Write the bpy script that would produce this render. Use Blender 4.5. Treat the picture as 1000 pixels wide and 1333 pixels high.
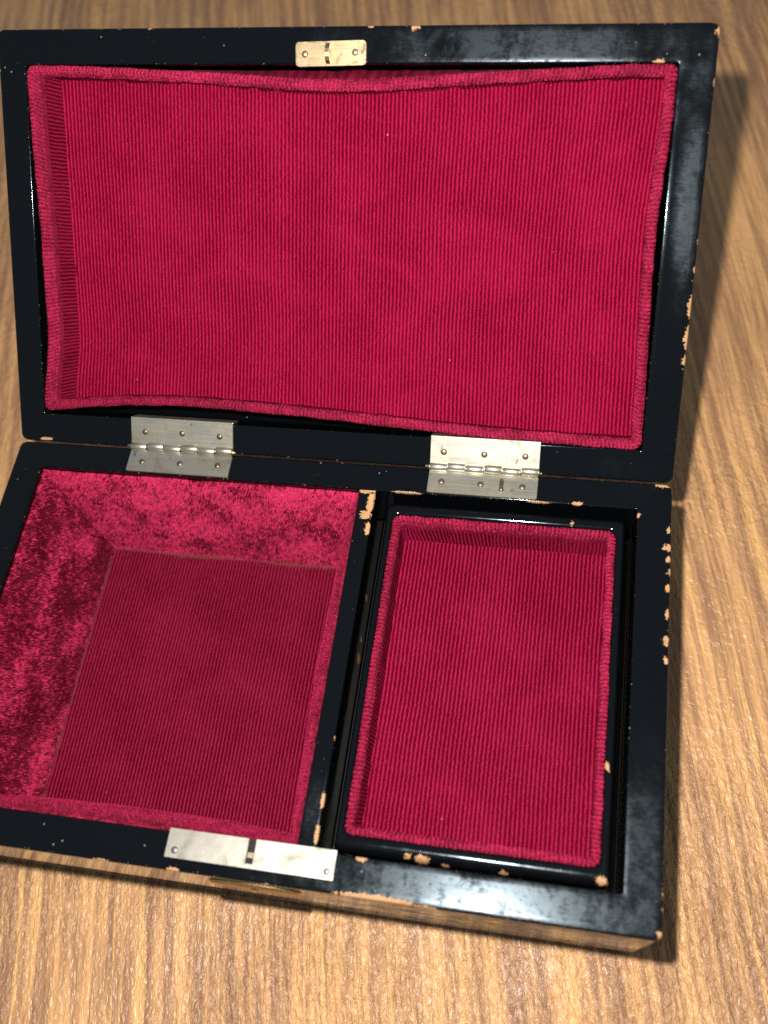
import bpy, math, random
import numpy as np
from mathutils import Matrix, Vector

random.seed(7)
rng = np.random.default_rng(11)
scene = bpy.context.scene
for o in list(bpy.data.objects):
    bpy.data.objects.remove(o)

# ------------------------------------------------------------------ scale and placement
S = 0.16            # width of the box in metres; all box sizes below are in box widths
H = 0.30            # height of the case
D = 0.5986          # depth of the case
LID_A = 0.7029      # how far the open lid rises above the horizontal (radians)
def WP(x, y, z):    # box coordinates (rim plane z = 0, front right corner x = 1, y = 0) to the world
    return Vector(((x - 0.5) * S, y * S, (z + H) * S))

# ------------------------------------------------------------------ camera
R = [[0.981901568679997, 0.14404387181683823, -0.12296614337186412],
     [0.07514091120307098, -0.8922704547983726, -0.4452047607054579],
     [-0.17384807415472786, 0.4279074648603902, -0.8869453470348554]]
cd = bpy.data.cameras.new('camera')
cam = bpy.data.objects.new('camera', cd)
scene.collection.objects.link(cam)
CP = WP(0.84596, -0.09218, 1.27184)
cam.matrix_world = Matrix(((R[0][0], -R[1][0], -R[2][0], CP.x), (R[0][1], -R[1][1], -R[2][1], CP.y),
                           (R[0][2], -R[1][2], -R[2][2], CP.z), (0, 0, 0, 1)))
cd.sensor_fit = 'HORIZONTAL'; cd.sensor_width = 36.0
cd.lens = 1290.0 / 1000.0 * 36.0
cd.clip_start = 0.005; cd.clip_end = 20
cd.dof.use_dof = True
fwd = Vector(R[2])
cd.dof.focus_distance = (WP(0.62, 0.50, -0.03) - CP).dot(fwd)
cd.dof.aperture_fstop = 15.5
scene.camera = cam

# ------------------------------------------------------------------ world: the dim room light
w = bpy.data.worlds.new('World'); scene.world = w; w.use_nodes = True
bg = w.node_tree.nodes['Background']
bg.inputs[0].default_value = (0.86, 0.93, 1.0, 1); bg.inputs[1].default_value = 0.29
# the small torch lamp beside the lens: its shadows are the ones in the photograph
ld = bpy.data.lights.new('torch_lamp', 'POINT'); ld.energy = 6.0; ld.shadow_soft_size = 0.0034
ld.color = (1.0, 0.93, 0.84)
lo = bpy.data.objects.new('torch_lamp', ld); scene.collection.objects.link(lo)
lo.location = WP(0.735, 0.03, 1.355)

vs = scene.view_settings
vs.view_transform = 'Standard'; vs.look = 'None'; vs.exposure = 0.0; vs.gamma = 1.0; vs.use_curve_mapping = False
scene.render.engine = 'CYCLES'
scene.cycles.use_denoising = False
try:
    scene.cycles.denoiser = 'OPENIMAGEDENOISE'
except Exception:
    pass
scene.cycles.sample_clamp_indirect = 2.0; scene.cycles.max_bounces = 5; scene.cycles.diffuse_bounces = 3; scene.cycles.glossy_bounces = 3

# ------------------------------------------------------------------ node helpers
class NT:
    def __init__(self, name):
        self.m = bpy.data.materials.new(name); self.m.use_nodes = True
        self.t = self.m.node_tree; self.t.nodes.clear()
        self.out = self.t.nodes.new('ShaderNodeOutputMaterial')
        self.b = self.t.nodes.new('ShaderNodeBsdfPrincipled')
        self.t.links.new(self.b.outputs[0], self.out.inputs[0])
    def n(self, typ, **kw):
        nd = self.t.nodes.new(typ)
        for k, v in kw.items():
            setattr(nd, k, v)
        return nd
    def put(self, sock, v):
        if isinstance(v, bpy.types.NodeSocket): self.t.links.new(v, sock)
        elif v is not None: sock.default_value = v
    def math(self, op, a, b=None, c=None, clamp=False):
        nd = self.n('ShaderNodeMath', operation=op, use_clamp=clamp)
        self.put(nd.inputs[0], a); self.put(nd.inputs[1], b)
        if c is not None: self.put(nd.inputs[2], c)
        return nd.outputs[0]
    def mix(self, f, a, b, blend='MIX'):
        nd = self.n('ShaderNodeMix', data_type='RGBA', blend_type=blend)
        self.put(nd.inputs[0], f)
        for s, v in ((nd.inputs[6], a), (nd.inputs[7], b)):
            self.put(s, v if isinstance(v, bpy.types.NodeSocket) else (*v, 1))
        return nd.outputs[2]
    def ramp(self, f, lo, hi, a=0.0, b=1.0):
        nd = self.n('ShaderNodeMapRange', interpolation_type='SMOOTHSTEP')
        self.put(nd.inputs[0], f)
        for i, v in enumerate((lo, hi, a, b)): self.put(nd.inputs[i + 1], v)
        return nd.outputs[0]
    def coord(self, scale=(1, 1, 1), rot=(0, 0, 0), which='Object'):
        tc = self.n('ShaderNodeTexCoord')
        mp = self.n('ShaderNodeMapping')
        mp.inputs[3].default_value = scale; mp.inputs[2].default_value = rot
        self.t.links.new(tc.outputs[which], mp.inputs[0])
        return mp.outputs[0]
    def noise(self, vec, scale=1.0, detail=4.0, rough=0.55, dist=0.0):
        nd = self.n('ShaderNodeTexNoise')
        self.put(nd.inputs['Vector'], vec); nd.inputs['Scale'].default_value = scale
        nd.inputs['Detail'].default_value = detail; nd.inputs['Roughness'].default_value = rough
        nd.inputs['Distortion'].default_value = dist
        return nd.outputs[0]
    def voro(self, vec, scale, feature='F1'):
        nd = self.n('ShaderNodeTexVoronoi', feature=feature)
        self.put(nd.inputs['Vector'], vec); nd.inputs['Scale'].default_value = scale
        return nd
    def attr(self, name):
        return self.n('ShaderNodeAttribute', attribute_name=name)
    def bump(self, h, strength, dist, normal=None):
        nd = self.n('ShaderNodeBump')
        nd.inputs['Strength'].default_value = strength; nd.inputs['Distance'].default_value = dist
        self.put(nd.inputs['Height'], h)
        if normal is not None: self.put(nd.inputs['Normal'], normal)
        return nd.outputs[0]
    def set(self, **kw):
        for k, v in kw.items():
            self.put(self.b.inputs[k.replace('_', ' ')], (*v, 1) if isinstance(v, tuple) and len(v) == 3 else v)
        return self.m

def mat_lacquer(name, haze=1.0):
    t = NT(name)
    v = t.coord()
    chip = t.attr('chip').outputs['Fac']
    nz = t.noise(v, 1500, 5, 0.7)
    msk = t.ramp(t.math('ADD', chip, t.math('MULTIPLY', t.math('SUBTRACT', nz, 0.5), 2.4)), 0.50, 0.58)
    wood = t.mix(t.noise(t.coord((1500, 250, 1500)), 1, 3), (0.22, 0.115, 0.055), (0.46, 0.275, 0.145))
    # handling marks: cloudy finger smears and fine dust in the polish
    sm = t.ramp(t.noise(t.coord((1, 0.6, 1)), 85, 8, 0.72, 0.2), 0.26, 0.70)
    sm2 = t.math('MULTIPLY', t.ramp(t.noise(v, 420, 7, 0.8, 0.2), 0.20, 0.75), t.ramp(t.noise(t.coord((500, 2600, 900), (0, 0, 0.5)), 1, 4, 0.7), 0.10, 0.75))
    smear = t.math('MULTIPLY', t.math('MULTIPLY', sm, t.attr('film').outputs['Fac']), t.math('ADD', t.math('MULTIPLY', sm2, 0.9), 0.25))
    vo = t.voro(v, 620)
    spk = t.math('MULTIPLY', t.math('LESS_THAN', vo.outputs['Distance'], 0.13),
                 t.math('GREATER_THAN', t.n('ShaderNodeSeparateColor').outputs[0], 0.5))
    sep = t.n('ShaderNodeSeparateColor'); t.put(sep.inputs[0], vo.outputs['Color'])
    spk = t.math('MULTIPLY', t.math('LESS_THAN', vo.outputs['Distance'], 0.12), t.math('GREATER_THAN', sep.outputs[0], 0.93))
    base = t.mix(t.math('MULTIPLY', smear, 0.5), (0.0016, 0.0020, 0.0026), (0.010, 0.0125, 0.016))
    base = t.mix(t.math('MULTIPLY', spk, 0.55), base, (0.22, 0.21, 0.20))
    col = t.mix(msk, base, wood)
    rg = t.math('ADD', 0.07, t.math('MULTIPLY', smear, 0.64 * haze))
    rg = t.math('ADD', rg, t.math('MULTIPLY', msk, 0.5), clamp=True)
    hgt = t.math('ADD', t.math('MULTIPLY', t.noise(v, 60, 3), 1.0), t.math('MULTIPLY', t.noise(v, 1100, 2), 0.05))
    hgt = t.math('SUBTRACT', hgt, t.math('MULTIPLY', msk, 0.35))
    return t.set(Base_Color=col, Roughness=rg, IOR=1.44, Specular_Tint=(0.66, 0.84, 1.0), Specular_IOR_Level=t.math('SUBTRACT', t.math('SUBTRACT', 0.34, t.math('MULTIPLY', smear, 0.26)), t.math('MULTIPLY', msk, 0.3), clamp=True),
                 Normal=t.bump(hgt, 0.12, 0.0006))

def mat_rib(name, dust=0.0, pw=1.35, light=1.0, lo_=(0.076, 0.0001, 0.0058), hi=(0.275, 0.0075, 0.045)):
    """ribbed velvet: UV x counts the ribs, UV y runs along them in the same unit"""
    t = NT(name)
    uv = t.n('ShaderNodeUVMap').outputs[0]
    sp = t.n('ShaderNodeSeparateXYZ'); t.put(sp.inputs[0], uv)
    u, vv = sp.outputs[0], sp.outputs[1]
    wob = t.math('MULTIPLY', t.math('SUBTRACT', t.noise(uv, 0.8, 4, 0.65), 0.5), 0.75)
    ph = t.math('MULTIPLY', t.math('ADD', u, wob), 2 * math.pi)
    rib = t.math('MULTIPLY_ADD', t.math('SINE', ph), 0.5, 0.5)
    tw = t.math('SINE', t.math('MULTIPLY', t.math('ADD', t.math('MULTIPLY', u, 0.8), t.math('MULTIPLY', vv, 1.35)), 2 * math.pi))
    tw = t.math('MULTIPLY_ADD', tw, 0.13, 0.87)
    grain = t.noise(uv, 2.4, 4, 0.75)
    patch = t.noise(uv, 0.06, 6, 0.70, 0.5)
    f = t.math('MULTIPLY', t.math('POWER', rib, pw), tw)
    f = t.math('MULTIPLY', f, t.math('MULTIPLY_ADD', grain, 2.8, -0.38))
    f = t.math('ADD', f, t.math('MULTIPLY', t.math('SUBTRACT', patch, 0.5), 0.8), clamp=True)
    col = t.mix(f, tuple(c * light for c in lo_), tuple(c * light for c in hi))  # dark valleys, light crests: the shade between ribs put into the colour
    vo = t.voro(uv, 0.16)
    sep = t.n('ShaderNodeSeparateColor'); t.put(sep.inputs[0], vo.outputs['Color'])
    lint = t.math('MULTIPLY', t.math('LESS_THAN', vo.outputs['Distance'], t.math('MULTIPLY', sep.outputs[1], 0.05)), t.math('GREATER_THAN', sep.outputs[0], 0.80))
    col = t.mix(t.math('MULTIPLY', lint, 0.55), col, (0.50, 0.20, 0.24))
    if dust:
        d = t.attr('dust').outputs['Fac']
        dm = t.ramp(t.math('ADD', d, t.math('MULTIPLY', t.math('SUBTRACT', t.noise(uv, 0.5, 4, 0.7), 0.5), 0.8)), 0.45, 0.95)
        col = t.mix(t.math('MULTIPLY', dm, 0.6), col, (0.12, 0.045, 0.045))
    h = t.math('ADD', t.math('MULTIPLY', rib, 0.6), t.math('MULTIPLY', grain, 0.8))
    return t.set(Base_Color=col, Roughness=0.85, Specular_IOR_Level=0.02, Sheen_Weight=0.0, Sheen_Roughness=0.45,
                 Sheen_Tint=(0.9, 0.25, 0.40), Normal=t.bump(h, 0.5, 0.00015))

def mat_pile(name, lo_=(0.046, 0.0001, 0.0038), hi=(0.375, 0.0185, 0.070)):
    """plush velvet: each tuft carries its own shade"""
    t = NT(name)
    s = t.attr('shade').outputs['Fac']
    v = t.coord()
    f = t.math('ADD', s, t.math('MULTIPLY', t.math('SUBTRACT', t.noise(v, 1800, 3, 0.7), 0.5), 0.5), clamp=True)
    col = t.mix(f, lo_, hi)
    col = t.mix(t.ramp(t.attr('dust').outputs['Fac'], 0.2, 1.0, 0.0, 0.5), col, (0.14, 0.05, 0.05))
    return t.set(Base_Color=col, Roughness=0.8, Specular_IOR_Level=0.06, Sheen_Weight=0.03, Sheen_Roughness=0.4, Sheen_Tint=(0.95, 0.3, 0.45))

def mat_metal(name, base, tarn, rough=0.32, amount=0.5, scale=260, metallic=1.0):
    t = NT(name)
    v = t.coord()
    n1 = t.ramp(t.noise(v, scale, 5, 0.65, 0.6), 0.42, 0.68)
    n2 = t.noise(t.coord((90, 2200, 2200), (0, 0, 0.5)), 1, 3)
    col = t.mix(t.math('MULTIPLY', n1, amount), base, tarn)
    spot = t.ramp(t.noise(v, scale * 3.1, 4, 0.7), 0.63, 0.75)
    col = t.mix(t.math('MULTIPLY', spot, amount * 0.8), col, tuple(c * 0.4 for c in tarn))
    rg = t.math('ADD', rough, t.math('MULTIPLY', t.math('SUBTRACT', n1, 0.4), 0.22))
    rg = t.math('ADD', rg, t.math('MULTIPLY', t.math('SUBTRACT', n2, 0.5), 0.15))
    hg = t.math('ADD', t.noise(v, 140, 3), t.math('MULTIPLY', n2, 0.12))
    return t.set(Base_Color=col, Roughness=rg, Metallic=metallic, Normal=t.bump(hg, 0.15, 0.0006))

def mat_wood_table():
    t = NT('wood_grain_laminate')
    rz = math.radians(-12)
    tc = t.n('ShaderNodeTexCoord')
    rot = t.n('ShaderNodeMapping'); rot.inputs[2].default_value = (0, 0, rz)
    t.t.links.new(tc.outputs['Object'], rot.inputs[0])
    # slow waviness of the grain
    wv = t.noise(rot.outputs[0], 14, 3, 0.5)
    cx = t.n('ShaderNodeCombineXYZ'); t.put(cx.inputs[0], t.math('MULTIPLY', t.math('SUBTRACT', wv, 0.5), 0.0035))
    ad = t.n('ShaderNodeVectorMath', operation='ADD'); t.put(ad.inputs[0], rot.outputs[0]); t.put(ad.inputs[1], cx.outputs[0])
    def str_(sx, sy, det=4, rough=0.6, dist=0.0):
        mp = t.n('ShaderNodeMapping'); mp.inputs[3].default_value = (sx, sy, sx)
        t.put(mp.inputs[0], ad.outputs[0])
        return t.noise(mp.outputs[0], 1, det, rough, dist)
    broad = str_(45, 4, 3)
    mid = str_(340, 12, 5, 0.64, 0.1)
    fine = str_(1300, 60, 5, 0.75, 0.3)
    pore = t.ramp(str_(1500, 62, 4, 0.65, 0.2), 0.55, 0.66)
    f = t.math('ADD', t.math('MULTIPLY', mid, 1.0), t.math('MULTIPLY', t.math('SUBTRACT', fine, 0.5), 0.40))
    f = t.math('ADD', f, t.math('MULTIPLY', t.math('SUBTRACT', broad, 0.5), 0.30))
    f = t.ramp(f, 0.34, 0.68)
    col = t.mix(f, (0.225, 0.119, 0.065), (0.515, 0.291, 0.126))
    gold = t.math('MULTIPLY', t.ramp(str_(250, 7, 4, 0.6, 0.2), 0.54, 0.64), t.ramp(fine, 0.30, 0.55))
    col = t.mix(t.math('MULTIPLY', gold, 0.7), col, (0.60, 0.358, 0.135))
    plum = t.math('MULTIPLY', t.ramp(str_(300, 11, 4, 0.6, 0.2), 0.57, 0.68), t.ramp(str_(900, 45, 3, 0.7), 0.38, 0.58))
    col = t.mix(t.math('MULTIPLY', plum, 0.5), col, (0.255, 0.130, 0.082))
    col = t.mix(t.math('MULTIPLY', pore, 0.42), col, (0.18, 0.092, 0.06))
    # a few faint scratches across the grain
    ms = t.n('ShaderNodeMapping'); ms.inputs[3].default_value = (26, 1500, 26); ms.inputs[2].default_value = (0, 0, 0.22)
    t.put(ms.inputs[0], tc.outputs['Object'])
    scr = t.math('MULTIPLY', t.ramp(t.noise(ms.outputs[0], 1, 2, 0.5), 0.735, 0.76), t.ramp(t.noise(rot.outputs[0], 22, 2), 0.55, 0.62))
    col = t.mix(t.math('MULTIPLY', scr, 0.45), col, (0.70, 0.55, 0.42))
    # embossed skin of the laminate
    mp = t.n('ShaderNodeMapping'); mp.inputs[3].default_value = (800, 400, 800); mp.inputs[2].default_value = (0, 0, 0.35)
    t.put(mp.inputs[0], rot.outputs[0])
    em = t.noise(mp.outputs[0], 1, 2, 0.5, 0.9)
    vo = t.voro(mp.outputs[0], 0.7, 'SMOOTH_F1')
    hgt = t.math('ADD', t.math('MULTIPLY', em, 1.0), t.math('MULTIPLY', vo.outputs['Distance'], 0.3))
    hgt = t.math('ADD', hgt, t.math('MULTIPLY', fine, 0.15))
    rg = t.math('MULTIPLY_ADD', em, 0.2, 0.22)
    return t.set(Base_Color=col, Roughness=rg, Specular_IOR_Level=0.32, Normal=t.bump(t.math('MULTIPLY', hgt, t.ramp(t.noise(rot.outputs[0], 16, 3), 0.35, 0.7, 0.3, 1.0)), 1.0, 0.0013))

def mat_plain(name, col, rough=0.6, metallic=0.0, spec=0.4):
    t = NT(name)
    n = t.noise(t.coord(), 900, 4, 0.65)
    c = t.mix(n, tuple(x * 0.65 for x in col), tuple(min(1, x * 1.3) for x in col))
    return t.set(Base_Color=c, Roughness=t.math('MULTIPLY_ADD', n, 0.2, rough - 0.1), Metallic=metallic, Specular_IOR_Level=spec)

M = {
    'lacquer': mat_lacquer('black_lacquer'),
    'rib': mat_rib('ribbed_red_velvet'),
    'rib_tray': mat_rib('ribbed_red_velvet_tray', pw=1.9, lo_=(0.066, 0.0001, 0.0052), hi=(0.240, 0.0095, 0.047)),
    'rib_dusty': mat_rib('ribbed_red_velvet_dusty', dust=1.0, lo_=(0.056, 0.0003, 0.0056), hi=(0.200, 0.0100, 0.037)),
    'rib_shaded': mat_rib('ribbed_red_velvet_shaded', lo_=(0.034, 0.0001, 0.0026), hi=(0.15, 0.005, 0.026)),  # darker copy for the lining slopes, their shade put into the colour
    'pile': mat_pile('plush_red_velvet'),
    'nickel': mat_metal('worn_nickel', (0.52, 0.505, 0.43), (0.20, 0.185, 0.14), 0.42, 1.0, 130, 0.95),
    'nickel_plate': mat_metal('brushed_lock_plate', (0.27, 0.265, 0.24), (0.165, 0.158, 0.13), 0.54, 1.0, 130),
    'brass': mat_metal('tarnished_brass', (0.50, 0.40, 0.24), (0.13, 0.10, 0.07), 0.42, 1.0, 330),
    'old_brass': mat_plain('old_brass_pin', (0.42, 0.30, 0.15), 0.42, 1.0),
    'nail': mat_plain('dull_nail_head', (0.20, 0.16, 0.11), 0.45, 1.0),
    'screw': mat_plain('grey_screw_head', (0.16, 0.155, 0.15), 0.5, 1.0),
    'dark': mat_plain('black_wood_and_hole_shade', (0.004, 0.0038, 0.0038), 0.6, 0.0, 0.2),
    'table': mat_wood_table(),
    'lint': mat_plain('pale_lint', (0.55, 0.42, 0.40), 0.9, 0.0, 0.1),
}

# ------------------------------------------------------------------ mesh helpers (box widths in, metres out)
def mesh(name, verts, faces, mat, parent=None, smooth=True, attrs=None, uv=None):
    """faces: (n,4) or (n,3) arrays or list of lists"""
    v = np.asarray(verts, dtype=np.float64) * S
    me = bpy.data.meshes.new(name)
    if isinstance(faces, (list, tuple)) and len(faces) and not hasattr(faces[0], 'dtype'):
        loops = np.concatenate([np.asarray(f, dtype=np.int32) for f in faces])
        tot = np.array([len(f) for f in faces], dtype=np.int32)
    else:
        arrs = faces if isinstance(faces, (list, tuple)) else [faces]
        loops = np.concatenate([np.asarray(a, dtype=np.int32).ravel() for a in arrs])
        tot = np.concatenate([np.full(len(a), a.shape[1], dtype=np.int32) for a in arrs])
    st = np.concatenate([[0], np.cumsum(tot)[:-1]]).astype(np.int32)
    me.vertices.add(len(v)); me.vertices.foreach_set('co', v.ravel())
    me.loops.add(len(loops)); me.loops.foreach_set('vertex_index', loops)
    me.polygons.add(len(tot)); me.polygons.foreach_set('loop_start', st)
    try: me.polygons.foreach_set('loop_total', tot)
    except Exception: pass
    me.polygons.foreach_set('use_smooth', np.full(len(tot), bool(smooth)))
    me.update(calc_edges=True); me.validate()
    for k, a in (attrs or {}).items():
        at = me.attributes.new(k, 'FLOAT', 'POINT'); at.data.foreach_set('value', np.asarray(a, dtype=np.float32))
    if uv is not None:
        ul = me.uv_layers.new(name='UVMap')
        ul.data.foreach_set('uv', np.asarray(uv, dtype=np.float32)[loops].ravel())
    me.materials.append(mat)
    o = bpy.data.objects.new(name, me); scene.collection.objects.link(o)
    if parent is not None: o.parent = parent
    return o

def rrect(x0, x1, y0, y1, r, m=20, k=5):
    """rounded rectangle, m points per straight side and k per corner; also side index and run along the outline"""
    pts = []
    cs = [(x1 - r, y0 + r, -90), (x1 - r, y1 - r, 0), (x0 + r, y1 - r, 90), (x0 + r, y0 + r, 180)]
    st = [(x0 + r, y0), (x1, y0 + r), (x1 - r, y1), (x0, y1 - r)]
    en = [(x1 - r, y0), (x1, y1 - r), (x0 + r, y1), (x0, y0 + r)]
    for i in range(4):
        tt = np.linspace(0, 1, m)
        pts.append(np.stack([st[i][0] + (en[i][0] - st[i][0]) * tt, st[i][1] + (en[i][1] - st[i][1]) * tt], 1))
        a = np.radians(cs[i][2] + np.linspace(0, 90, k + 2)[1:-1])
        pts.append(np.stack([cs[i][0] + r * np.cos(a), cs[i][1] + r * np.sin(a)], 1))
    return np.concatenate(pts)

def loft(loops, closed=True):
    """loops: list of (n,3) -> verts, quads"""
    n = len(loops[0]); v = np.concatenate(loops); q = []
    i = np.arange(n); j = (i + 1) % n
    for a in range(len(loops) - 1):
        q.append(np.stack([a * n + i, a * n + j, (a + 1) * n + j, (a + 1) * n + i], 1))
    return v, np.concatenate(q)

def zl(pts, z):
    return np.concatenate([pts, np.full((len(pts), 1), z)], 1)

def vnoise(p, scale, seed=0, octaves=3):
    """smooth value noise on (n,2) or (n,3) points, about 0..1"""
    p = np.asarray(p, float); d = p.shape[1]; out = np.zeros(len(p)); amp = 1; tot = 0
    for o in range(octaves):
        q = p * scale * 2 ** o + seed * 17.3 + o * 5.7
        i0 = np.floor(q).astype(np.int64); f = q - i0; f = f * f * (3 - 2 * f)
        acc = np.zeros(len(p))
        for c in range(2 ** d):
            off = np.array([(c >> b) & 1 for b in range(d)])
            h = ((i0 + off) * np.array([73856093, 19349663, 83492791])[:d]).sum(1) + seed * 1013 + o * 7919
            h = (h ^ (h >> 13)) * 1274126177 & 0x7fffffff
            val = (h % 10007) / 10007.0
            wgt = np.prod(np.where(off == 1, f, 1 - f), axis=1)
            acc += val * wgt
        out += acc * amp; tot += amp; amp *= 0.55
    return out / tot

def chipfield(v, chips, wear_glints=True):
    """1 at the heart of a chip in the paint, falling to 0 and below at its outline"""
    a = np.zeros(len(v))
    for c in chips:
        if len(c) == 4: cx, cy, rx, ry = c; cz, rz = 0.0, 0.007
        else: cx, cy, cz, rx, ry, rz = c
        d = ((v[:, 0] - cx) / rx) ** 2 + ((v[:, 1] - cy) / ry) ** 2 + ((v[:, 2] - cz) / rz) ** 2
        a = np.maximum(a, np.clip(1.12 - d * 0.95, 0, 1))
    # worn hairlines and glints of the sharp edges, both painted as chips
    if wear_glints: a = np.maximum(a, np.where((v[:, 2] < -0.0001) & (v[:, 2] > -0.0030), 0.17, 0.0))
    return a

def film(v, spots, base=0.06):
    """where hands have left a film on the polish"""
    a = np.full(len(v), base)
    for cx, cy, rx, ry, k in spots:
        d = ((v[:, 0] - cx) / rx) ** 2 + ((v[:, 1] - cy) / ry) ** 2
        a = np.maximum(a, k * np.exp(-d ** 1.5))
    return a

def frame_loops(out, inn, r_out, r_in, z_bot_out, z_bot_in, e1, e2, m=420, flat=8, k=5, ztop=0.0):
    """a wall running round a rectangle: outer face, rounded edge, flat rim, rounded edge, inner face"""
    ox0, ox1, oy0, oy1 = out; ix0, ix1, iy0, iy1 = inn
    L = []
    def oring(d, z): L.append(zl(rrect(ox0 + d, ox1 - d, oy0 + d, oy1 - d, max(r_out - d, 0.002), m, k), z))
    def iring(d, z): L.append(zl(rrect(ix0 - d, ix1 + d, iy0 - d, iy1 + d, r_in + d, m, k), z))
    for z in (z_bot_out, z_bot_out * 0.6, z_bot_out * 0.3, ztop - 0.022, ztop - 0.014, ztop - 0.009, ztop - e1): oring(0, z)
    for a in np.radians((22, 45, 68)): oring(e1 * (1 - math.cos(a)), ztop - e1 + e1 * math.sin(a))
    A = rrect(ox0 + e1, ox1 - e1, oy0 + e1, oy1 - e1, max(r_out - e1, 0.002), m, k)
    B = rrect(ix0 - e2, ix1 + e2, iy0 - e2, iy1 + e2, r_in + e2, m, k)
    for t in np.linspace(0, 1, flat): L.append(zl(A + (B - A) * t, ztop))
    for a in np.radians((22, 45, 68)): iring(e2 * (1 - math.sin(a)), ztop - e2 + e2 * math.cos(a))
    for z in (ztop - e2, ztop - 0.0045, ztop - 0.007, ztop - 0.011, ztop - 0.018, z_bot_in * 0.6, z_bot_in): iring(0, z)
    return L

def box_verts(x0, x1, y0, y1, z0, z1, b=0.001):
    """bevelled box as a loft of three stacks, closed by caps"""
    L = []
    for d, z in ((b, z0), (0, z0 + b), (0, z1 - b), (b * 0.3, z1 - b * 0.3), (b, z1)):
        L.append(zl(rrect(x0 + d, x1 - d, y0 + d, y1 - d, max(b, 0.0006), 2, 2), z))
    v, q = loft(L); n = len(L[0])
    return v, q, [list(range(n))[::-1], [len(v) - n + i for i in range(n)]]

def solid(name, parts, mat, parent, smooth=True, attrs=None):
    """several (verts, quads, ngons) joined into one mesh"""
    V = []; F = []; o = 0
    for v, q, g in parts:
        V.append(v); F += [[int(i) + o for i in f] for f in q] + [[i + o for i in f] for f in g]; o += len(v)
    return mesh(name, np.concatenate(V), F, mat, parent, smooth, attrs)

def dome(cx, cy, z, r, h, seg=14, flat=0.55):
    """a nail or rivet head"""
    L = []
    for rr, zz in ((1.0, -0.3), (1.0, 0.25), (0.88, 0.7), (flat, 0.95), (0.2, 1.0)):
        a = np.linspace(0, 2 * np.pi, seg, endpoint=False)
        L.append(np.stack([cx + r * rr * np.cos(a), cy + r * rr * np.sin(a), np.full(seg, z + h * zz)], 1))
    v, q = loft(L)
    return v, q, [[len(v) - seg + i for i in range(seg)]]

def tube_x(x0, x1, y, z, r, seg=14, b=0.0008):
    L = []
    a = np.linspace(0, 2 * np.pi, seg, endpoint=False)
    for x, rr in ((x0, r - b), (x0 + b, r), (x1 - b, r), (x1, r - b)):
        L.append(np.stack([np.full(seg, x), y + rr * np.cos(a), z + rr * np.sin(a)], 1))
    v, q = loft(L)
    return v, q, [list(range(seg)), [len(v) - seg + i for i in range(seg)][::-1]]

def plate(outline, z0, z1, b=0.0007):
    """flat sheet from an outline, with a tiny bevel on its upper edge"""
    p = np.asarray(outline, float); c = p.mean(0)
    d = p - c; inn = c + d * (1 - b / (np.abs(d).max(1, keepdims=True) + 1e-9))
    L = [zl(p, z0), zl(p, z1 - b), zl(inn, z1)]
    v, q = loft(L); n = len(p)
    return v, q, [list(range(n))[::-1], [2 * n + i for i in range(n)]]

def tufts(quads_v, n, length, width, lean, shade_fn, nap=0.35, jitter=0.5, seed=1, dust=None):
    """short pile on a set of quads (q,4,3): every tuft a slim leaning triangle"""
    g = np.random.default_rng(seed)
    A, B, C_, D_ = (quads_v[:, i] for i in range(4))
    nr = np.cross(C_ - A, D_ - B); ar = np.linalg.norm(nr, axis=1); nr = nr / (ar[:, None] + 1e-12)
    idx = g.choice(len(A), n, p=ar / ar.sum())
    s = g.random((n, 1)); t = g.random((n, 1))
    P = (A[idx] * (1 - s) + B[idx] * s) * (1 - t) + (D_[idx] * (1 - s) + C_[idx] * s) * t
    N = nr[idx]
    U = (B - A)[idx]; U /= np.linalg.norm(U, axis=1, keepdims=True) + 1e-12
    Vv = np.cross(N, U)
    ang = (vnoise(P, 16, seed, 2)[:, None] - 0.5) * 9 * nap + g.normal(0, jitter, (n, 1))
    ldir = U * np.cos(ang + lean) + Vv * np.sin(ang + lean)
    sd = U * -np.sin(ang + lean) + Vv * np.cos(ang + lean)
    ln = length * (0.7 + 0.6 * g.random((n, 1)))
    ti = 0.55 + 0.35 * g.random((n, 1))
    tip = P + (N * np.cos(ti) + ldir * np.sin(ti)) * ln
    wd = width * (0.6 + 0.8 * g.random((n, 1)))
    v = np.stack([P - sd * wd / 2, P + sd * wd / 2, tip], 1).reshape(-1, 3)
    f = np.arange(3 * n).reshape(-1, 3)
    sh = np.clip(shade_fn(P, g, idx, s[:, 0]), 0, 1)
    sh3 = np.repeat(sh, 3); sh3[2::3] = np.clip(sh3[2::3] * 1.25 + 0.08, 0, 1)
    du = np.zeros(3 * n) if dust is None else np.repeat(dust(P), 3)
    return v, f, sh3, du

def tag(o, label=None, cat=None, group=None, kind=None):
    for k, v in (('label', label), ('category', cat), ('group', group), ('kind', kind)):
        if v: o[k] = v
    return o

def empty(name, loc):
    o = bpy.data.objects.new(name, None); scene.collection.objects.link(o); o.location = loc; o.empty_display_size = 0.02
    return o

# ------------------------------------------------------------------ the table
tx0, tx1, ty0, ty1, tt = -3.2, 3.6, -2.4, 5.0, 0.16
v, q, g = box_verts(tx0, tx1, ty0, ty1, -tt, 0, 0.01)
table = solid('table_top', [(v, q, g)], M['table'], None, smooth=False)
tag(table, 'brown wood-grain laminate table top under the box', 'table', kind='structure')

# ------------------------------------------------------------------ the box
box = empty('jewellery_box', WP(0.5, 0, -H))
tag(box, 'open black lacquered jewellery box lined with red velvet on the wooden table', 'jewellery box')
BOX_OFF = np.array([-0.5, 0.0, H])          # mesh coordinates are relative to the empty at the box's foot
def B(v): return np.asarray(v) + BOX_OFF

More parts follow.
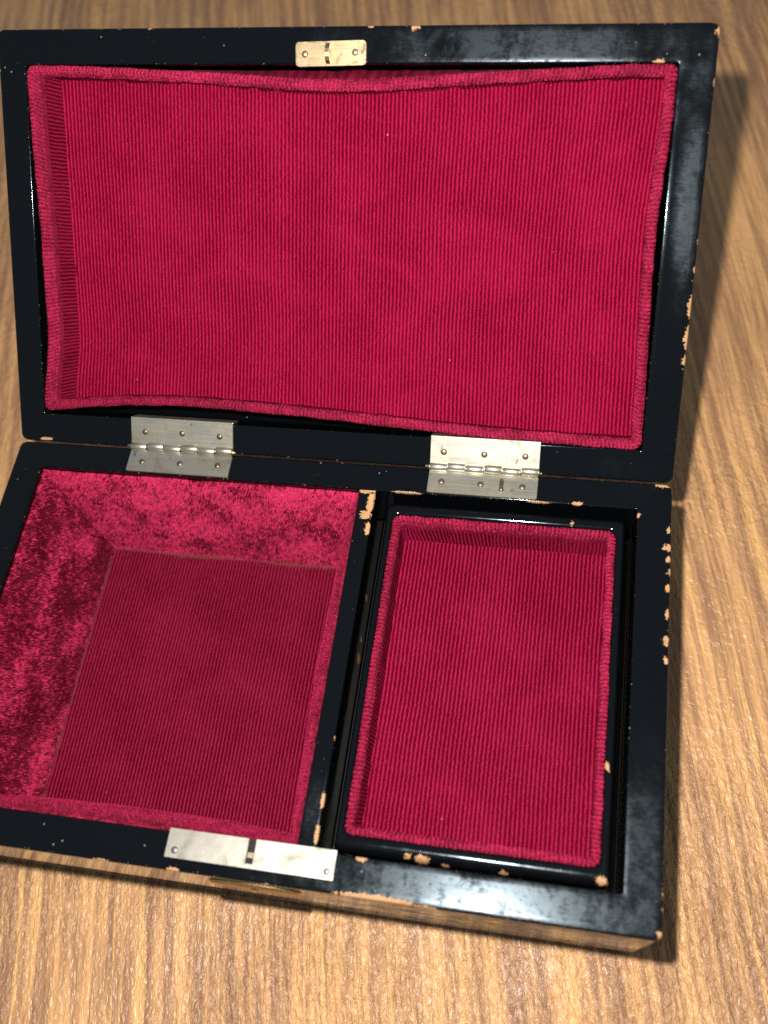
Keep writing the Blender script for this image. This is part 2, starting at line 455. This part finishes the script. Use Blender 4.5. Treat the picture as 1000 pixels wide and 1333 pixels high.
CASE = [(0.9885, 0.5963, 0.0161, 0.0042), (0.9962, 0.5272, 0.0029, 0.0084), (0.9947, 0.5002, 0.008, 0.0095), (0.9971, 0.4831, 0.0034, 0.0084), (0.9985, 0.4639, 0.0034, 0.0084), (0.997, 0.4402, 0.004, 0.0095), (0.9958, 0.4027, 0.0046, 0.0126), (0.9956, 0.3651, 0.0069, 0.0126), (0.9971, 0.3389, 0.0034, 0.0084), (1.0, 0.052, 0.0029, 0.0042), (1.0, 0.0351, 0.0029, 0.0042), (0.997, 0.0064, 0.0047, 0.0063), (0.8691, 0.5580, 0.0092, 0.0042), (0.9532, 0.546, 0.0034, 0.0052), (0.6261, 0.5560, 0.0287, 0.0018), (0.8147, 0.5560, 0.023, 0.0016), (0.6387, 0.0464, 0.0092, 0.0042), (0.6635, 0.0012, 0.0633, 0.0052), (0.7155, -0.0005, 0.0345, 0.0032), (0.3047, -0.0002, 0.0161, 0.0026), (0.4026, 0.0015, 0.0115, 0.0026), (0.5236, -0.0007, 0.0103, 0.0021), (0.8032, -0.0014, 0.0161, 0.0021), (0.0583, 0.5530, 0.0046, 0.0032)]
DIV = [(0.5672, 0.5545, 0.0170, 0.0065), (0.5756, 0.5446, 0.0085, 0.0085), (0.5747, 0.5317, 0.0080, 0.0160), (0.5706, 0.5154, 0.0115, 0.0095), (0.5767, 0.4939, 0.0060, 0.0130), (0.5786, 0.1087, 0.0046, 0.0136), (0.5778, 0.0678, 0.0046, 0.0147), (0.5799, 0.1898, 0.0023, 0.0063), (0.5795, 0.322, -0.076, 0.004, 0.010, 0.016), (0.5795, 0.350, -0.07, 0.004, 0.006, 0.01), (0.5795, 0.41, -0.06, 0.004, 0.006, 0.012)]
TRAY = [(0.7113, 0.0550, -0.015, 0.0125, 0.0085, 0.016), (0.7402, 0.0505, -0.018, 0.0075, 0.0050, 0.014), (0.9279, 0.0590, -0.014, 0.0100, 0.0065, 0.014), (0.9290, 0.1959, -0.012, 0.0040, 0.0080, 0.012), (0.8646, 0.5300, -0.012, 0.0034, 0.0060, 0.012), (0.6935, 0.0570, -0.016, 0.0065, 0.0042, 0.014), (0.812, 0.0525, -0.018, 0.0075, 0.0040, 0.012)]
LID = [(0.999, 0.5878, 0.0046, 0.0095), (0.2339, 0.5973, 0.0029, 0.0032), (0.549, 0.5973, 0.0069, 0.0032), (0.6095, 0.5958, 0.0103, 0.0032), (0.0296, 0.5991, 0.0138, 0.0021), (0.9998, 0.5292, 0.0029, 0.0084), (1.0008, 0.3302, 0.0034, 0.0073), (0.9995, 0.2955, 0.0034, 0.0073), (0.9988, 0.2452, 0.0046, 0.0231), (0.999, 0.2042, 0.0052, 0.0262), (0.9981, 0.173, 0.0034, 0.0105), (0.9282, 0.5523, 0.0115, 0.0021), (0.0423, 0.0044, 0.0161, 0.0021)]

CASE = [(a, b, c * 0.8, d * 0.8) if a > 0.99 else (a, b, c, d) for a, b, c, d in CASE]
LID = [(a, b, c * 0.75, d * 0.85) for a, b, c, d in LID]
IX0, IX1, IY0, IY1 = 0.047, 0.953, 0.047, 0.556
FLOOR = -0.245
L = frame_loops((0, 1, 0, D), (IX0, IX1, IY0, IY1), 0.011, 0.003, -H, FLOOR, 0.0034, 0.0020)
v, q = loft(L); n = len(L[0])
nv = len(v)
caps = [np.arange(n)[::-1].reshape(1, -1), (nv - n + np.arange(n)).reshape(1, -1)]
case = mesh('case', B(v), [q] + caps, M['lacquer'], box, attrs={'chip': chipfield(v, CASE), 'film': film(v, [(0.80, 0.02, 0.26, 0.06, 1.0), (0.98, 0.10, 0.04, 0.14, 0.75), (0.55, 0.02, 0.12, 0.03, 0.6), (0.93, 0.59, 0.05, 0.03, 0.4)])})

# divider between the two compartments
def grid_box(x0, x1, y0, y1, z0, z1, e, m=420):
    xs = [(x0, z0), (x0, (z0 + z1) / 2), (x0, z1 - e), (x0 + e * 0.3, z1 - e * 0.3), (x0 + e, z1)]
    xs += [(x0 + e + (x1 - x0 - 2 * e) * t, z1) for t in np.linspace(0.12, 0.88, 8)]
    xs += [(x1 - e, z1), (x1 - e * 0.3, z1 - e * 0.3), (x1, z1 - e)] + [(x1, z1 - e + (z0 - z1 + e) * t) for t in np.linspace(0.03, 1, 30)]
    xs = np.array(xs); ys = np.linspace(y0, y1, m); k = len(xs)
    v = np.zeros((m, k, 3)); v[:, :, 0] = xs[:, 0]; v[:, :, 2] = xs[:, 1]; v[:, :, 1] = ys[:, None]
    i, j = np.meshgrid(np.arange(m - 1), np.arange(k - 1), indexing='ij'); i = i.ravel(); j = j.ravel()
    q = np.stack([i * k + j, (i + 1) * k + j, (i + 1) * k + j + 1, i * k + j + 1], 1)
    return v.reshape(-1, 3), q
v, q = grid_box(0.5545, 0.5795, IY0 + 0.0005, IY1 - 0.0005, FLOOR + 0.001, -0.0015, 0.0022)
mesh('divider', B(v), [q], M['lacquer'], box, attrs={'chip': chipfield(v, DIV, False), 'film': film(v, [(0.567, 0.08, 0.03, 0.06, 0.7)])})

# ------------------------------------------------------------------ velvet lining of the left compartment
RIB = 0.0056
CX0, CX1, CY0, CY1 = IX0 + 0.002, 0.5525, IY0 + 0.002, IY1 - 0.002
FX0, FX1, FY0, FY1, FZ = 0.103, 0.508, 0.084, 0.512, -0.200
def panel_grid(p00, p10, p11, p01, nu, nv_, bulge=0.0, nrm=(0, 0, 1), roll=0.0, seed=3):
    """a padded panel: bilinear patch, bulging along its normal, its upper edge (t = 1) rolled over"""
    s = np.linspace(0, 1, nu); t = np.linspace(0, 1, nv_)
    Sg, T = np.meshgrid(s, t, indexing='ij')
    P = ((1 - Sg) * (1 - T))[..., None] * np.array(p00) + (Sg * (1 - T))[..., None] * np.array(p10) + (Sg * T)[..., None] * np.array(p11) + ((1 - Sg) * T)[..., None] * np.array(p01)
    nn = np.array(nrm, float); nn /= np.linalg.norm(nn)
    b = bulge * np.sin(np.pi * np.clip(Sg, 0, 1)) ** 0.5 * np.sin(np.pi * np.clip(T, 0, 1)) ** 0.6
    b = b + 0.004 * (vnoise(P.reshape(-1, 3), 22, seed, 3).reshape(nu, nv_) - 0.5)
    P = P + b[..., None] * nn
    # rolled upper edge
    rl = np.clip((T - 0.88) / 0.12, 0, 1)
    P = P - (roll * rl ** 2)[..., None] * nn
    v = P.reshape(-1, 3)
    i, j = np.meshgrid(np.arange(nu - 1), np.arange(nv_ - 1), indexing='ij'); i = i.ravel(); j = j.ravel()
    q = np.stack([i * nv_ + j, (i + 1) * nv_ + j, (i + 1) * nv_ + j + 1, i * nv_ + j + 1], 1)
    return v, q
lining = empty('compartment_lining', (0, 0, 0)); lining.parent = box
TOPZ = -0.010
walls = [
    # name, corners bottom-left, bottom-right, top-right, top-left seen from inside, normal, brightness bias (light and nap sheen put into the tone), contrast, nap
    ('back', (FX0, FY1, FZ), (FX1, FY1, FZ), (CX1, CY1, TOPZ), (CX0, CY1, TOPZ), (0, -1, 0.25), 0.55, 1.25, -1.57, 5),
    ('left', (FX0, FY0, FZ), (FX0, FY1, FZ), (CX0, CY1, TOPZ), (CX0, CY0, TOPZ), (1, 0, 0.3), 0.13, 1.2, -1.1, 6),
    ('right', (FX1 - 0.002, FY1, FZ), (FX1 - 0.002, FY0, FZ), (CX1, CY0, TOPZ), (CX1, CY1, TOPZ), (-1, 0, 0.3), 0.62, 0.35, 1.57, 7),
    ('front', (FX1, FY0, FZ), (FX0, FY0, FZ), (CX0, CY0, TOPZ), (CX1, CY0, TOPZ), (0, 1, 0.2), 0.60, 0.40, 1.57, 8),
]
for nm, a, b_, c, d_, nrm, bias, con, lean, sd in walls:
    bul = {'back': 0.006, 'left': 0.006, 'right': 0.010, 'front': 0.012}[nm]
    v, q = panel_grid(a, b_, c, d_, 70, 30, bul, nrm, 0.0015 if nm in ('back', 'left') else 0.006, sd)
    qn = np.cross(v[q[:, 2]] - v[q[:, 0]], v[q[:, 3]] - v[q[:, 1]])
    if (qn @ np.array(nrm)).sum() < 0: q = q[:, ::-1]
    qv = v[q]
    area = np.linalg.norm(np.cross(qv[:, 2] - qv[:, 0], qv[:, 3] - qv[:, 1]), axis=1).sum() / 2
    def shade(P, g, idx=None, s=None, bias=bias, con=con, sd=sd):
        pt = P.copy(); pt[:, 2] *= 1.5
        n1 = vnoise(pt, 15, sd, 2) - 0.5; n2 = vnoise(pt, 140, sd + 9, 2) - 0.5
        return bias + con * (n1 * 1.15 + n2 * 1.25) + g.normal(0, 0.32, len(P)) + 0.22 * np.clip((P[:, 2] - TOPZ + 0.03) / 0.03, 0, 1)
    def dustf(P):
        return np.clip(1 - (P[:, 2] - FZ) / 0.012, 0, 1) * (vnoise(P, 30, 4, 2) > 0.45)
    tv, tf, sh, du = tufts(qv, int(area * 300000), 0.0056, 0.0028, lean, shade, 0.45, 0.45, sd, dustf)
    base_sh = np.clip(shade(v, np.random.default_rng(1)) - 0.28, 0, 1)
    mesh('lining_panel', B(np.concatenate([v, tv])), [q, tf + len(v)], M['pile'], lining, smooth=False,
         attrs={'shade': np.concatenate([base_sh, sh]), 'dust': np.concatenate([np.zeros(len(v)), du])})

def rib_panel(name, x0, x1, y0, y1, z, mat, parent, per=6, m=110, amp=0.0008, off=None, warp=None, dustfn=None, edge=None, skew=0.0):
    nr = (x1 - x0) / RIB; nx = int(nr * per) + 1
    xs = np.linspace(0, 1, nx); ys = np.linspace(0, 1, m)
    X, Y = np.meshgrid(xs, ys, indexing='ij')
    px = x0 + (x1 - x0) * X + skew * (Y - 0.5); py = y0 + (y1 - y0) * Y
    px = px + 0.0055 * (vnoise(np.stack([px.ravel(), py.ravel() * 0.8], 1), 6, 12, 3).reshape(px.shape) - 0.5)
    u = X * nr; wv = Y * (y1 - y0) / RIB
    pz = z + amp * np.sin(2 * np.pi * u) + 0.0025 * (vnoise(np.stack([px.ravel(), py.ravel()], 1), 9, 2, 3).reshape(px.shape) - 0.5)
    if edge:
        e = np.minimum(np.minimum(X * (x1 - x0), (1 - X) * (x1 - x0)), np.minimum(Y * (y1 - y0), (1 - Y) * (y1 - y0)))
        pz = pz + edge[0] * np.exp(-(e / edge[1]) ** 2)
    P = np.stack([px, py, pz], -1).reshape(-1, 3)
    at = {'dust': dustfn(P) if dustfn is not None else np.zeros(len(P))}
    if warp is not None: P = warp(P)
    i, j = np.meshgrid(np.arange(nx - 1), np.arange(m - 1), indexing='ij'); i = i.ravel(); j = j.ravel()
    q = np.stack([i * m + j, (i + 1) * m + j, (i + 1) * m + j + 1, i * m + j + 1], 1)
    uv = np.stack([u.ravel(), wv.ravel()], 1)
    return mesh(name, P if off is None else P + off, [q], mat, parent, attrs=at, uv=uv)

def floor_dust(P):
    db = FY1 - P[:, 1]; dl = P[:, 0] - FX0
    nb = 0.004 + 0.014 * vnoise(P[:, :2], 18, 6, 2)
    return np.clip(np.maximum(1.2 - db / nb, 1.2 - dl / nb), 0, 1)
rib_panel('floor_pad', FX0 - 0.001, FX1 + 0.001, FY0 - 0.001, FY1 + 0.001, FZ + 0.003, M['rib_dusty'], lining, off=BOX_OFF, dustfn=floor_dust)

# ------------------------------------------------------------------ lid
lid_m = Matrix.Translation(Vector((-0.5 * S, D * S, H * S))) @ Matrix.Rotation(LID_A, 4, 'X')
L = frame_loops((0, 1, 0.0008, D), (0.0425, 0.953, 0.046, 0.551), 0.011, 0.003, -0.09, -0.062, 0.0036, 0.0022)
# domed outer panel of the lid
extra = []
for dd, z in ((0.05, -0.116), (0.022, -0.112), (0.006, -0.103), (0.0, -0.096)):
    extra.append(zl(rrect(dd, 1 - dd, 0.0008 + dd, D - dd, 0.011 + dd * 0.3, 420, 5), z))
L = extra + L
v, q = loft(L); n = len(L[0]); nv = len(v)
caps = [np.arange(n)[::-1].reshape(1, -1), (nv - n + np.arange(n)).reshape(1, -1)]
lid = mesh('lid', v, [q] + caps, M['lacquer'], box, attrs={'chip': chipfield(v, LID), 'film': film(v, [(0.74, 0.575, 0.22, 0.04, 1.0), (0.98, 0.55, 0.05, 0.07, 0.7), (0.986, 0.38, 0.020, 0.13, 1.0), (0.5, 0.585, 0.06, 0.015, 0.6), (0.93, 0.02, 0.05, 0.02, 0.35)])})
lid.matrix_local = lid_m
tag(lid, 'lid standing open with sagging ribbed velvet lining')

# the lining has come loose and bows inwards along its edges
def curve(xs, ys):
    """smooth curve through measured points"""
    g = np.linspace(xs[0], xs[-1], 241); y = np.interp(g, xs, ys)
    k = np.hanning(61); k /= k.sum()
    y = np.convolve(np.pad(y, 30, mode='edge'), k, mode='valid')
    return lambda t: np.interp(t, g, y)
SAG_L = curve((0.045, 0.060, 0.091, 0.151, 0.209, 0.322, 0.43, 0.552), (-0.0005, -0.0002, 0.0035, 0.0135, 0.0118, 0.0092, 0.0035, 0.0))
SAG_B = curve((0.041, 0.060, 0.096, 0.16, 0.261, 0.346, 0.502, 0.697, 0.862, 0.953), (0.0, 0.003, 0.0115, 0.0198, 0.0240, 0.0228, 0.0165, 0.0048, 0.0003, 0.0))
SAG_R = curve((0.045, 0.139, 0.243, 0.314, 0.412, 0.488, 0.552), (0.0012, 0.0025, 0.0058, 0.0085, 0.0052, 0.0008, 0.0))
SAG_T = curve((0.041, 0.12, 0.237, 0.35, 0.45, 0.505, 0.621, 0.724, 0.833, 0.953), (0.0, 0.0010, 0.0068, 0.0130, 0.0215, 0.0230, 0.0172, 0.0105, 0.0035, 0.0))
def bow(P):
    x, y = P[:, 0], P[:, 1]
    tx = np.clip((x - 0.0425) / 0.91, 0, 1); ty = np.clip((y - 0.046) / 0.505, 0, 1)
    lft = SAG_L(y) * (1 - tx) ** 3; rgt = SAG_R(y) * tx ** 3
    bot = SAG_B(x) * (1 - ty) ** 2.2; top = SAG_T(x) * ty ** 2.6
    top = np.where((ty > 0.97) & (P[:, 2] < -0.006), top * np.clip(1 + (P[:, 2] + 0.006) / 0.012, 0, 1), top)
    Q = P.copy()
    Q[:, 0] += lft - rgt; Q[:, 1] += bot - top
    return Q
LX0, LX1, LY0, LY1 = 0.0435, 0.9515, 0.0475, 0.5495
FLX0, FLX1, FLY0, FLY1, FLZ = 0.086, 0.9390, 0.0610, 0.5350, -0.024
def border(name, outer, floor, zr, zf, wroll, parent, off, warp=None, r0=0.010, m=150, seed=21, amp=0.0027, tuftn=60000, bias=0.50, r_in=0.006, slope_dark=0.42):
    """rolled velvet edge: outer flank, roll, inner slope down to the floor"""
    x0, x1, y0, y1 = outer; fx0, fx1, fy0, fy1 = floor
    Ls = []; shade0 = []
    def ring(d, z, s):
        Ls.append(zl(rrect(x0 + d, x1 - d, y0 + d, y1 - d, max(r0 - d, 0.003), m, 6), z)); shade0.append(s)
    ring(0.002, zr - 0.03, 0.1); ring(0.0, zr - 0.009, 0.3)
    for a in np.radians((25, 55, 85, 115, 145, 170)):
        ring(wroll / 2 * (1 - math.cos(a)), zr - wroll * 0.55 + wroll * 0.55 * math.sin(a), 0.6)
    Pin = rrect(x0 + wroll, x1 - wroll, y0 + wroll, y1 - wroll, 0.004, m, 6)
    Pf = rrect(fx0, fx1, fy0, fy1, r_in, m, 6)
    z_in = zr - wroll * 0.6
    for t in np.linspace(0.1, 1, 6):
        Ls.append(zl(Pin + (Pf - Pin) * t, z_in + (zf - 0.001 - z_in) * t ** 0.8)); shade0.append(0.6 - (0.6 - slope_dark) * min(1, t * 2))  # tone falls down the slope: its shade put into the colour
    v, q = loft(Ls); n = len(Ls[0])
    dseg = np.linalg.norm(np.diff(np.vstack([Ls[3], Ls[3][:1]]), axis=0), axis=1)
    run = np.concatenate([[0], np.cumsum(dseg)[:-1]]) / RIB
    run = np.tile(run, len(Ls))
    sh0 = np.repeat(np.array(shade0), n)
    v = v + (vnoise(v, 60, seed, 2)[:, None] - 0.5) * np.array([0.003, 0.003, 0.003])
    if warp is not None: v = warp(v)
    # low ribs running across the roll, their shading put into the tone
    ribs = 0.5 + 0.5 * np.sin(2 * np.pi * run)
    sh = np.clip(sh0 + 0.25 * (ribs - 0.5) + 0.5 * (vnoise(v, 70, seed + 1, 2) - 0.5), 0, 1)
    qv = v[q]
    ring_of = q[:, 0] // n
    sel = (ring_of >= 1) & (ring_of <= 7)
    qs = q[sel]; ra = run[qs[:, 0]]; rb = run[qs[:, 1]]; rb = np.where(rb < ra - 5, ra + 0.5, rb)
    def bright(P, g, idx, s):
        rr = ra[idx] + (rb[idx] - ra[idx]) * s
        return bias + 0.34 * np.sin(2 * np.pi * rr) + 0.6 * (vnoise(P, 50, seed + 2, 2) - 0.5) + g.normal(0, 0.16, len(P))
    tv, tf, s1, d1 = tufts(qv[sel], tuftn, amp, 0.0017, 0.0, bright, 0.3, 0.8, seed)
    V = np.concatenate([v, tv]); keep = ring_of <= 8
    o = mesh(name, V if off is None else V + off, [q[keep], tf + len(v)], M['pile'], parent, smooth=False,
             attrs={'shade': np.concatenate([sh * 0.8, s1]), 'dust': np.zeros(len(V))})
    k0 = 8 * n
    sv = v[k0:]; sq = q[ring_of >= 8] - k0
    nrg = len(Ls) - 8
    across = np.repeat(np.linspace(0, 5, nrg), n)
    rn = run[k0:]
    mesh('lining_slope', sv if off is None else sv + off, [sq], M['rib_shaded'], parent, attrs={'dust': np.zeros(len(sv))}, uv=np.stack([rn, across], 1))
    return o
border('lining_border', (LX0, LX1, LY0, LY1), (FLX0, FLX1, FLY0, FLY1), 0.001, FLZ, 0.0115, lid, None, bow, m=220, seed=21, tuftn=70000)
rib_panel('lining_panel', FLX0 - 0.002, FLX1 + 0.002, FLY0 - 0.002, FLY1 + 0.002, FLZ, M['rib'], lid, warp=bow, m=120)

# ------------------------------------------------------------------ hinges
def hinge(x0, x1, nails_b, nails_l, bent=None):
    h = empty('hinge', (0, 0, 0)); h.parent = box
    zb = 0.0012
    def rnd_plate(a0, a1, b0, b1, r, zc):
        return plate(rrect(a0, a1, b0, b1, r, 2, 4), zc, zc + 0.0028)
    yb = D + 0.0005
    low = rnd_plate(x0, x1, 0.5575, yb - 0.0035, 0.0035, 0.0003)
    solid('lower_leaf', [(B(low[0]), low[1], low[2])], M['nickel'], h, smooth=False)
    # upper leaf, in lid coordinates, folded over the inner edge of the lid rim
    up = rnd_plate(x0, x1, 0.0065, 0.0470, 0.0008, 0.0003)
    fold = box_verts(x0, x1, 0.0466, 0.0492, -0.022, 0.0026, 0.0006)
    lm = np.array(lid_m)
    def LM(v):       # lid coordinates to box coordinates
        p = np.asarray(v) * S
        return (p @ lm[:3, :3].T + lm[:3, 3]) / S
    solid('upper_leaf', [(LM(up[0]), up[1], up[2]), (LM(fold[0]), fold[1], fold[2])], M['nickel'], h, smooth=False)
    k = 6; e = np.linspace(x0 - 0.0005, x1 + 0.0005, k + 1)
    for i in range(k):
        t = tube_x(e[i] + 0.0009, e[i + 1] - 0.0009, yb + (0.0007 if i % 2 else -0.0007), 0.0056 + (0.0010 if i % 2 else 0), 0.0060)
        solid('knuckle', [(B(t[0]), t[1], t[2])], M['nickel'], h)
    t = tube_x(x0 - 0.0055, x1 + 0.0035, yb, 0.0054, 0.0028)
    solid('pin', [(B(t[0]), t[1], t[2])], M['old_brass'], h)
    for x, y in nails_b:
        d = dome(x, y, 0.0030, 0.0046, 0.0026)
        solid('nail', [(B(d[0]), d[1], d[2])], M['nail'], h)
    for x, y in nails_l:
        d = dome(x, y, 0.0030, 0.0046, 0.0026)
        solid('nail', [(LM(d[0]), d[1], d[2])], M['nail'], h)
    if bent:
        x, y = bent
        a = plate(rrect(x - 0.0028, x + 0.0028, y - 0.009, y + 0.009, 0.0027, 2, 5), 0.003, 0.0052)
        d = dome(x + 0.0003, y - 0.0085, 0.004, 0.0036, 0.003)
        solid('bent_nail', [(B(a[0]), a[1], a[2]), (B(d[0]), d[1], d[2])], M['nail'], h)
    return h
h1 = hinge(0.188, 0.352, [(0.211, 0.574), (0.272, 0.575), (0.332, 0.576)], [(0.211, 0.027), (0.271, 0.028), (0.331, 0.027)])
h2 = hinge(0.654, 0.813, [(0.674, 0.576), (0.731, 0.576), (0.791, 0.576)], [(0.674, 0.026), (0.733, 0.026), (0.792, 0.027)], bent=(0.761, 0.578))
tag(h1, 'yellowish dulled hinge'); tag(h2, 'shinier hinge with a bent extra nail')

# ------------------------------------------------------------------ lock plate in the front rim
lock = empty('lock', (0, 0, 0)); lock.parent = box
sx0, sx1 = 0.4935, 0.5035
pl = [(0.3885, 0.0150), (0.607, 0.0150), (0.607, 0.0505), (sx1, 0.0505), (sx1, 0.0205), (sx0, 0.0205), (sx0, 0.0505), (0.3885, 0.0505)]
def flat_poly(outline, z0, z1):
    p = np.asarray(outline, float); n = len(p)
    v, q = loft([zl(p, z0), zl(p, z1)])
    return v, q, [list(range(n))[::-1], [n + i for i in range(n)]]
pp = flat_poly(pl, 0.0004, 0.0030)
solid('lock_plate', [(B(pp[0]), pp[1], pp[2])], M['nickel_plate'], lock, smooth=False)
bt = box_verts(sx0 + 0.001, sx1 - 0.001, 0.0275, 0.0345, 0.0002, 0.0016, 0.0004)
solid('lock_bolt', [(B(bt[0]), bt[1], bt[2])], M['nail'], lock, smooth=False)
bd = box_verts(sx0 - 0.001, sx1 + 0.001, 0.0195, 0.0500, 0.00015, 0.0003, 0.00004)
solid('slot_bed', [(B(bd[0]), bd[1], bd[2])], M['dark'], lock, smooth=False)  # dark sheet in place of the shade inside the slot
for x, y in ((0.400, 0.0244), (0.598, 0.0245)):
    d = dome(x, y, 0.0028, 0.0044, 0.0012, 16, 0.8)
    solid('screw', [(B(d[0]), d[1], d[2])], M['screw'], lock)
# keyhole plate on the front face
es = []
aa = np.linspace(0, 2 * np.pi, 40, endpoint=False)
ov = np.stack([0.497 + 0.062 * np.cos(aa), -0.055 + 0.030 * np.sin(aa)], 1)
v0, q0, g0 = plate(ov, 0.0, 0.0035, 0.003)
def FR(v): return np.stack([v[:, 0], -v[:, 2] - 0.0003, v[:, 1]], 1)
solid('keyhole_plate', [(B(FR(v0)), q0, g0)], M['old_brass'], lock)
key = plate(rrect(0.494, 0.500, -0.068, -0.044, 0.0028, 2, 4), 0.0036, 0.0040, 0.0002)
solid('keyhole', [(B(FR(key[0])), key[1], key[2])], M['dark'], lock, smooth=False)  # raised dark patch in place of the shade inside the hole

# ------------------------------------------------------------------ catch plate on the lid
cp = rrect(0.4455, 0.5445, 0.5475, 0.5790, 0.0050, 2, 5)
ang = math.radians(1.2); c0 = np.array([0.495, 0.563])
cp = (cp - c0) @ np.array([[math.cos(ang), math.sin(ang)], [-math.sin(ang), math.cos(ang)]]) + c0
c = plate(cp, 0.0006, 0.0036)
solid('catch_plate', [(c[0], c[1], c[2])], M['brass'], lid, smooth=False)
hk = []
for t in np.linspace(0, 1, 9):
    a = math.pi * t
    hk.append((0.563 + 0.0135 * math.cos(a), 0.003 + 0.013 * math.sin(a)))
hk = np.array(hk)
vv = []
for xx in (0.4895, 0.4955):
    vv.append(np.stack([np.full(len(hk), xx), hk[:, 0], hk[:, 1]], 1))
inner = np.array([(0.563 + 0.007 * math.cos(math.pi * t), 0.003 + 0.0075 * math.sin(math.pi * t)) for t in np.linspace(0, 1, 9)])
for xx in (0.4955, 0.4895):
    vv.append(np.stack([np.full(len(inner), xx), inner[:, 0], inner[:, 1]], 1))
nh = len(hk); V = np.concatenate(vv); F = []
for a in range(4):
    b2 = (a + 1) % 4
    for i in range(nh - 1):
        F.append([a * nh + i, a * nh + i + 1, b2 * nh + i + 1, b2 * nh + i])
mesh('catch_loop', V, F, M['brass'], lid, smooth=False)
for x, y in ((0.459, 0.5625), (0.529, 0.5645)):
    d = dome(x, y, 0.0034, 0.0044, 0.0026)
    solid('rivet', [d], M['brass'], lid)

# ------------------------------------------------------------------ the lift-out tray
TZ = -0.008
tray = empty('lift_out_tray', WP(0.77, 0.30, -0.10))
tag(tray, 'small black lift-out tray with red ribbed velvet, in the right compartment', 'tray')
T_OFF = np.array([-0.77, -0.30, 0.10])
TX0, TX1, TY0, TY1 = 0.597, 0.9405, 0.0515, 0.5460
VX0, VX1, VY0, VY1 = 0.6095, 0.9255, 0.0735, 0.5235
L = []
m = 320
def tring(rect, r, z): L.append(zl(rrect(*rect, r, m, 6), z))
for z in (-0.10, -0.06, -0.03): tring((TX0, TX1, TY0, TY1), 0.007, z)
# soft rounded top
O = rrect(TX0, TX1, TY0, TY1, 0.007, m, 6); I = rrect(VX0, VX1, VY0, VY1, 0.011, m, 6)
for t, z in ((0.0, -0.018), (0.06, -0.0105), (0.17, -0.005), (0.32, -0.0015), (0.5, 0.0), (0.7, -0.0002), (0.86, -0.0012), (0.96, -0.0030), (1.0, -0.0060)):
    L.append(zl(O + (I - O) * t, TZ + z))
L.append(zl(I, -0.075))
v, q = loft(L); n = len(L[0]); nv = len(v)
caps = [np.arange(n)[::-1].reshape(1, -1), (nv - n + np.arange(n)).reshape(1, -1)]
mesh('tray_frame', v + T_OFF, [q] + caps, M['lacquer'], tray, attrs={'chip': chipfield(v, TRAY, False), 'film': film(v, [(0.8, 0.06, 0.15, 0.02, 0.5)])})
TF = (0.6265, 0.9160, 0.0845, 0.4975)
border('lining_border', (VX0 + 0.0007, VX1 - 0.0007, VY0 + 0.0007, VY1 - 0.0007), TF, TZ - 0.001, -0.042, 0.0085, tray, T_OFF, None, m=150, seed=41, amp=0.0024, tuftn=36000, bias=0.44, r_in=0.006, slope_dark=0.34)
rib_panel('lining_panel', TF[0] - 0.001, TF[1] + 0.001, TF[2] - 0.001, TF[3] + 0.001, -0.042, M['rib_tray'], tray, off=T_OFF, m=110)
# ledge inside the case that carries the tray
lg = [box_verts(0.5805, 0.610, IY0 + 0.001, IY1 - 0.001, FLOOR + 0.001, -0.1005, 0.001),
      box_verts(0.928, IX1 - 0.0005, IY0 + 0.001, IY1 - 0.001, FLOOR + 0.001, -0.1005, 0.001)]
for l_ in lg:
    solid('tray_ledge', [(B(l_[0]), l_[1], l_[2])], M['dark'], box, smooth=False)
